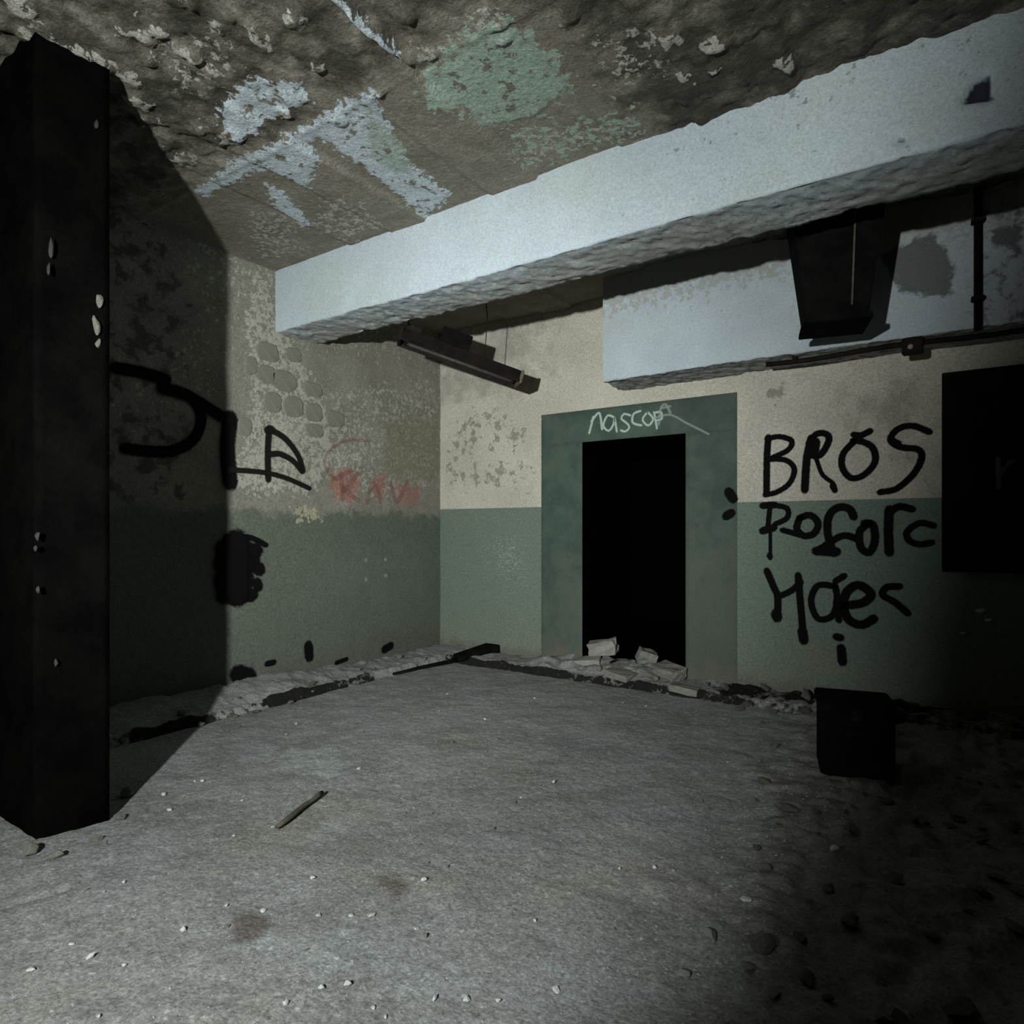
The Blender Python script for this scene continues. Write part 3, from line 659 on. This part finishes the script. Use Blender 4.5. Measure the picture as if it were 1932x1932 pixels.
# ---- black board at the right end of the back wall
b0, b1 = on_y(1777, 705, YB-.05), on_y(1777, 1078, YB-.05)
bd = tag(empty('blackboard', (b0.x, YB-.05, b1.z)), 'black board fixed to the back wall right of the graffiti, faint pale mark on it', 'board')
bw, bh = 1.25, b0.z-b1.z
box('panel', (0.02, -.012, .02), (bw-.02, .04, bh-.02), 'board', bd, .003)
box('frame_rail', (0, -.022, 0), (bw, .045, .035), 'blackbox', bd, .004); box('frame_rail', (0, -.022, bh-.035), (bw, .045, bh), 'blackbox', bd, .004)
box('frame_stile', (0, -.022, .035), (.035, .045, bh-.035), 'blackbox', bd, .004); box('frame_stile', (bw-.035, -.022, .035), (bw, .045, bh-.035), 'blackbox', bd, .004)
mk = strokes('pale_mark', [([(1883,865),(1884,920)], 8), ([(1888,895),(1905,870)], 6), ([(1890,885),(1915,868)], 5)], lambda x, y: on_y(x, y, YB-.062) - Vector((b0.x, YB-.05, b1.z)), NB, 'greymark', bd, 'pale chalk mark', lift=.003)

# ---- black box standing on the floor at the right
q0, q1 = on_z(1548, 1462, .03), on_z(1690, 1480, .03)
ang = math.atan2(q1.y-q0.y, q1.x-q0.x)
bx = tag(empty('black_box', (q0.x, q0.y, fz(q0.x+.15, q0.y+.1)-.012), (0, 0, ang)), 'black lidded box standing on the rubble below the graffiti', 'box')
W, D, HH = (q1-q0).length, .30, .385
box('body', (0, 0, 0), (W, D, HH-.05), 'blackbox', bx, .008)
box('lid', (-.012, -.012, HH-.05), (W+.012, D+.012, HH), 'blackbox', bx, .008)
tube('handle', [(W*.35, -.012, HH*.62), (W*.35, -.05, HH*.62), (W*.65, -.05, HH*.62), (W*.65, -.012, HH*.62)], .008, 'darkmetal', bx, 8)
o = box('latch', (W*.42, -.022, HH-.085), (W*.58, -.008, HH-.03), 'darkmetal', bx, .003)
for x in (.03, W-.03):
    for y in (.03, D-.03): box('foot', (x-.02, y-.02, -.03), (x+.02, y+.02, 0), 'blackbox', bx, .003)

# ---- charred plank in the far corner
c0, c1 = on_z(742, 1272, .03), on_z(928, 1228, .06)
d = (c1-c0); L = d.length
pk = tag(empty('charred_plank', (c0.x, c0.y, fz(c0.x, c0.y)+.03), (0, 0, math.atan2(d.y, d.x))), 'charred black plank with a broad end lying in the far corner', 'plank')
bm = bmesh.new(); tube_bm(bm, [(0,0,0), (L*.25,.01,.005), (L*.5,-.01,.01), (L*.66,0,.02)], [.012,.016,.02,.024], 8); bm_obj('shaft', bm, 'blackwood', pk, smoothf=True)
bm = bmesh.new(); box_bm(bm, (L*.6, -.10, .0), (L*1.02, .10, .10))
for v in bm.verts: v.co.y *= .55 if v.co.x < L*.7 else 1; v.co.z = v.co.z*.6 if v.co.x < L*.7 else v.co.z
bm_obj('broad_end', bm, 'blackwood', pk, .01)
# ---- stick on the floor
s0, s1 = on_z(522, 1566, .01), on_z(607, 1500, .01)
bm = bmesh.new(); n = 8
tube_bm(bm, [s0.lerp(s1, i/n) + Vector((0, 0, .012 + fz(*s0.lerp(s1, i/n)[:2]))) + Vector((random.uniform(-.003,.003), random.uniform(-.003,.003), 0)) for i in range(n+1)], [.011+random.uniform(-.002,.002) for _ in range(n+1)], 8)
tag(bm_obj('stick', bm, 'stick', smoothf=True), 'straight brown stick lying alone on the dusty floor', 'stick')

# ---- rubble
def chunk(seed, flat=.6, sub=2):
    r = random.Random(seed); bm = bmesh.new(); bmesh.ops.create_icosphere(bm, subdivisions=sub, radius=1)
    planes = [Vector((r.uniform(-1,1), r.uniform(-1,1), r.uniform(-1,1))).normalized() for _ in range(13)]
    offs = [r.uniform(.42, .72) for _ in planes]
    for v in bm.verts:
        for pl, of in zip(planes, offs):
            dd = v.co.dot(pl) - of
            if dd > 0: v.co -= pl*dd
        v.co *= 1 + r.uniform(-.03, .03)
        v.co.z *= flat
    me = bpy.data.meshes.new('chunk'); bm.to_mesh(me); bm.free(); return me
CH = {}
for mname in ('rubble', 'rubdark', 'chip', 'paper', 'oldflake'):
    CH[mname] = [chunk(i + 11*len(CH), .45 + .1*(i % 4), 1 if mname == 'chip' else 2) for i in range(7)]
    for m_ in CH[mname]: m_.materials.append(MAT[mname])
PLACED = [(q0.x + W/2, q0.y + D/2, .32)]
def free(x, y, r):
    return all((x-a)**2 + (y-b)**2 > (r*1.25+c)**2 for a, b, c in PLACED)
def put(name, kind, x, y, r, label, cat, group=None, z=None, stretch=None, i=None, force=False):
    if not force and not free(x, y, r): return None
    PLACED.append((x, y, r*1.25))
    me = CH[kind][random.randrange(7) if i is None else i]
    o = bpy.data.objects.new(name, me); COL.objects.link(o)
    sx, sy, sz = stretch or (random.uniform(.8, 1.3), random.uniform(.7, 1.1), random.uniform(.8, 1.1))
    o.scale = (r*sx, r*sy, r*sz); o.rotation_euler = (random.uniform(-.2,.2), random.uniform(-.2,.2), random.uniform(0, 6.28))
    zmin = min(v.co.z for v in me.vertices)*r*sz
    o.location = (x, y, (fz(x, y) if z is None else z) - zmin*.82)
    return tag(o, label, cat, group)
# at the doorway
def slab(name, px_, py_, size, rot, mat, label, cat, lift=0.0, Y=None):
    p_ = on_z(px_, py_, .05 + lift) if Y is None else on_y(px_, py_, Y)
    bm = bmesh.new(); box_bm(bm, tuple(-s/2 for s in size), tuple(s/2 for s in size))
    bmesh.ops.subdivide_edges(bm, edges=list(bm.edges), cuts=2, use_grid_fill=True)
    rr = random.Random(px_)
    for v in bm.verts: v.co += Vector((rr.uniform(-1,1), rr.uniform(-1,1), rr.uniform(-1,1)))*min(size)*.10
    o = bm_obj(name, bm, mat, None, 0, smoothf=False); o.location = p_; o.rotation_euler = rot; PLACED.append((p_.x, p_.y, size[0]*.55))
    o.location.z = max(p_.z, fz(p_.x, p_.y) + size[2]*.45)
    return tag(o, label, cat)
slab('concrete_block', 1138, 1222, (.25, .12, .13), (.15, -.2, .2), 'paper', 'pale broken block standing at the left foot of the doorway', 'block', Y=5.38)
slab('concrete_slab', 1106, 1258, (.26, .16, .05), (.1, -.1, .35), 'paper', 'flat pale slab lying left in front of the doorway', 'slab')
slab('concrete_slab', 1172, 1278, (.24, .18, .05), (.05, .12, -.2), 'rubble', 'thin grey slab tilted in front of the doorway middle', 'slab')
slab('concrete_block', 1220, 1250, (.16, .14, .12), (.2, .3, .6), 'rubble', 'dark grey lump heaped in the middle of the doorway', 'block', Y=5.50)
slab('concrete_block', 1262, 1278, (.24, .16, .10), (.1, .1, -.4), 'rubble', 'broad grey chunk before the right half of the doorway', 'block')
slab('concrete_slab', 1292, 1300, (.22, .14, .05), (.0, .1, .1), 'rubble', 'low grey slab at the right foot of the doorway', 'slab')
for i in range(16):
    x = random.uniform(DX0+.05, DX1-.05); y = random.uniform(4.98, YB+.05); 
    put('rubble_chunk', 'rubble', x, y, random.uniform(.025, .06), 'small grey lump in the heap of rubble at the doorway', 'rubble', 'rubble in the doorway', z=max(fz(x, min(y, 5.3)), .015)+random.uniform(0, .02))
# along the right half of the back wall
for i in range(22):
    x = random.uniform(SX1-.25, -.75); y = random.uniform(4.75, 5.28); r = random.uniform(.03, .075)
    put('rubble_chunk', 'rubdark' if x > -1.6 else 'rubble', x, y, r, 'dirty lump of rubble lying at the foot of the green wall under the graffiti', 'rubble', 'rubble under the graffiti')
# along the left channel
for i in range(26):
    y = random.uniform(2.2, 4.7); x = CHX + random.uniform(-.05, .08) if random.random() < .6 else random.uniform(XL+.08, CHX-.05)
    put('rubble_chunk', 'rubdark' if random.random() < .4 else 'rubble', x, y, random.uniform(.018, .045), 'small lump of rubble along the broken channel by the left wall', 'rubble', 'rubble along the left channel')
# at the edge of the pier's shadow
for px_, py_, r in ((142,1562,.022),(225,1545,.03),(60,1610,.05),(105,1620,.045),(240,1500,.05),(20,1635,.05),(140,1600,.035),(180,1585,.03)):
    q = on_z(px_, py_); put('rubble_chunk', 'rubble', q.x, q.y, r, 'lump of rubble near the foot of the black pier', 'rubble', 'rubble beside the pier')
# debris on the right
for i in range(70):
    while True:
        x, y = random.uniform(-1.4, .4), random.uniform(1.3, 4.6)
        if -.62 - .2*(y-1.8) + .12*random.random() < x < .07*y+.12 and not (q0.x-.14 < x < q0.x+.55 and q0.y-.18 < y < q0.y+.6): break
    put('rubble_chunk', 'rubdark', x, y, random.choice((.018,.022,.028,.035,.042,.055)), 'dirty lump in the rubble strewn over the dark right side of the floor', 'rubble', 'rubble on the right side of the floor')
for px_, py_, r in ((1500,1455,.05),(1470,1490,.045),(1445,1650,.04),(1412,1843,.03),(1575,1628,.025),(1235,1640,.018),(1340,1775,.03),(1410,1710,.025),(1460,1895,.03),(1520,1880,.02),(1290,1840,.03)):
    q = on_z(px_, py_); put('plaster_lump', 'chip' if r < .026 else 'paper', q.x, q.y, r, 'paler lump showing among the dark rubble on the right', 'plaster', 'pale lumps in the right rubble')
# pale chips on the open floor
spotsxy = [(678,1450),(600,1728),(662,1728),(700,1727),(788,1750),(880,1888),(1050,1870),(820,1885),(605,1865),(235,1825),(135,1785),(170,1810),(187,1925),(320,1530),(383,1475),(428,1710),(498,1718),(345,1757),(540,1895),(705,1900),(515,1562),(558,1365),(940,1890),(800,1665),(310,1500),(60,1835),(655,1860),(960,1885),(1045,1480),(1010,1740),(590,1660),(440,1580)]
for px_, py_ in spotsxy:
    q = on_z(px_, py_); put('plaster_chip', 'chip', q.x, q.y, random.uniform(.010, .019), 'small white plaster chip lying on the dusty floor', 'plaster chip', 'white chips on the open floor')
for i in range(80):
    x, y = random.uniform(-3.6, -.9), random.uniform(.9, 4.7)
    if x < -4.62 + (2.87-y)/1.01 + .1: continue
    put('plaster_chip', 'chip' if random.random() < .25 else 'rubble', x, y, random.uniform(.006, .013), 'tiny crumb of plaster lying on the dusty floor', 'plaster crumb', 'plaster crumbs on the open floor')
# fine grit: nobody could count it
gv, gf = [], []
for i in range(7000):
    x, y = random.uniform(-4.5, .4), .5 + 4.7*random.random()**1.3
    r = random.uniform(.002, .005) * (1.4 if x > -.9 else 1); z = fz(x, y) if i < 0 else None
    gv.append((x, y, r))
gx = np.array(gv); hz = floor_h(gx[:, 0], gx[:, 1])[0]
vs, fs = [], []
for (x, y, r), z in zip(gv, hz):
    b = len(vs); a = random.uniform(0, 6.28); q = random.uniform(.6, 1.3)
    for k in range(5): vs.append((x + r*1.2*q*math.cos(a+1.257*k)*random.uniform(.7,1.2), y + r*math.sin(a+1.257*k)*random.uniform(.7,1.2), z - .001))
    vs.append((x, y, z + r*.7)); fs += [(b+k, b+(k+1) % 5, b+5) for k in range(5)]
me = bpy.data.meshes.new('grit'); me.from_pydata(vs, [], fs); me.update()
tag(link('grit', me, 'gritm', floor), kind='stuff')

for x, y, sz in ((1850,1152,.05),(1820,1195,.03),(1865,1170,.03)):
    o = bpy.data.objects.new('plaster_flake', CH['chip'][x % 7]); COL.objects.link(o); o.parent = wall_back
    o.location = on_y(x, y, YB-.004); o.scale = (sz, .012, sz*.8)

# ---- pale chips still stuck to the pier's corners
def pier_chip(x, y, sx, sz):
    me = CH['rubdark' if 500 < y < 700 and x > 150 else 'oldflake'][random.randrange(7)]
    o = bpy.data.objects.new('plaster_flake', me); COL.objects.link(o); o.parent = pillar
    o.location = on_x(x, y, -3.135); o.scale = (.018, sx*.7, sz*1.25)
    o.rotation_euler = (random.uniform(-.1,.1), random.uniform(-.1,.1), 0)
for x, y, sx, sz in ((186,565,.03,.07),(181,615,.025,.08),(185,650,.02,.05),(96,465,.016,.06),(92,510,.012,.05),(70,1012,.014,.05),(66,1035,.010,.03),(72,1112,.012,.04),(105,1252,.010,.03),(182,233,.016,.03)):
    pier_chip(x, y, sx, sz)

# ================================================================== labels that single things out
ORD = ['nearest', 'second nearest', 'third nearest', 'fourth nearest', 'fifth nearest', 'sixth nearest', 'seventh nearest', 'eighth nearest', 'ninth nearest', 'tenth nearest']
def xy(v): return (v.x, v.y)
MARKS = {'rubble on the right side of the floor': ('dirty lump on the dark right floor', {'black box': xy(bx.location), 'bottom right corner': xy(on_z(1850,1850)), 'right edge at mid floor': xy(on_z(1900,1560)), 'doorway': (DX1, YB), 'middle of the bottom edge': xy(on_z(1250,1920))}),
         'pale lumps in the right rubble': ('paler lump in the right rubble', {'black box': xy(bx.location), 'middle of the bottom edge': xy(on_z(1250,1920))}),
         'rubble under the graffiti': ('lump at the foot of the graffiti wall', {'black box': xy(bx.location), 'doorway': (DX1, YB)}),
         'rubble along the left channel': ('lump along the left channel', {'charred plank': xy(pk.location), 'black pier': J}),
         'rubble in the doorway': ('grey lump in the doorway heap', {'left door jamb': (DX0, YB), 'right door jamb': (DX1, YB)}),
         'rubble beside the pier': ('lump on the floor by the pier', {'foot of the black pier': J}),
         'plaster crumbs on the open floor': ('tiny plaster crumb on the floor', {'brown stick': xy((s0+s1)/2), 'black pier': J, 'black box': xy(bx.location), 'doorway': (DX0, YB), 'charred plank': xy(c0), 'lower left corner': xy(on_z(0,1932)), 'middle of the bottom edge': xy(on_z(900,1932)), 'left channel by the wall': (CHX, 3.0)}),
         'white chips on the open floor': ('white chip on the floor', {'black box': xy(bx.location), 'reddish floor stain': xy(on_z(470,1750)), 'brown stick': xy((s0+s1)/2), 'black pier': J, 'lower left corner': xy(on_z(0,1932)), 'middle of the bottom edge': xy(on_z(900,1932)), 'charred plank': xy(c1)})}
for grp, (base, marks) in MARKS.items():
    obs = [o for o in S.objects if o.get('group') == grp and o.parent is None]
    owner = {o.name: min(marks, key=lambda k: math.hypot(o.location.x-marks[k][0], o.location.y-marks[k][1])) for o in obs}
    for k, p_ in marks.items():
        ranked = sorted(obs, key=lambda o: math.hypot(o.location.x-p_[0], o.location.y-p_[1]))[:10]
        for i, o in enumerate(ranked):
            if owner[o.name] == k: o['label'] = base + ', ' + ORD[i] + ' to the ' + k
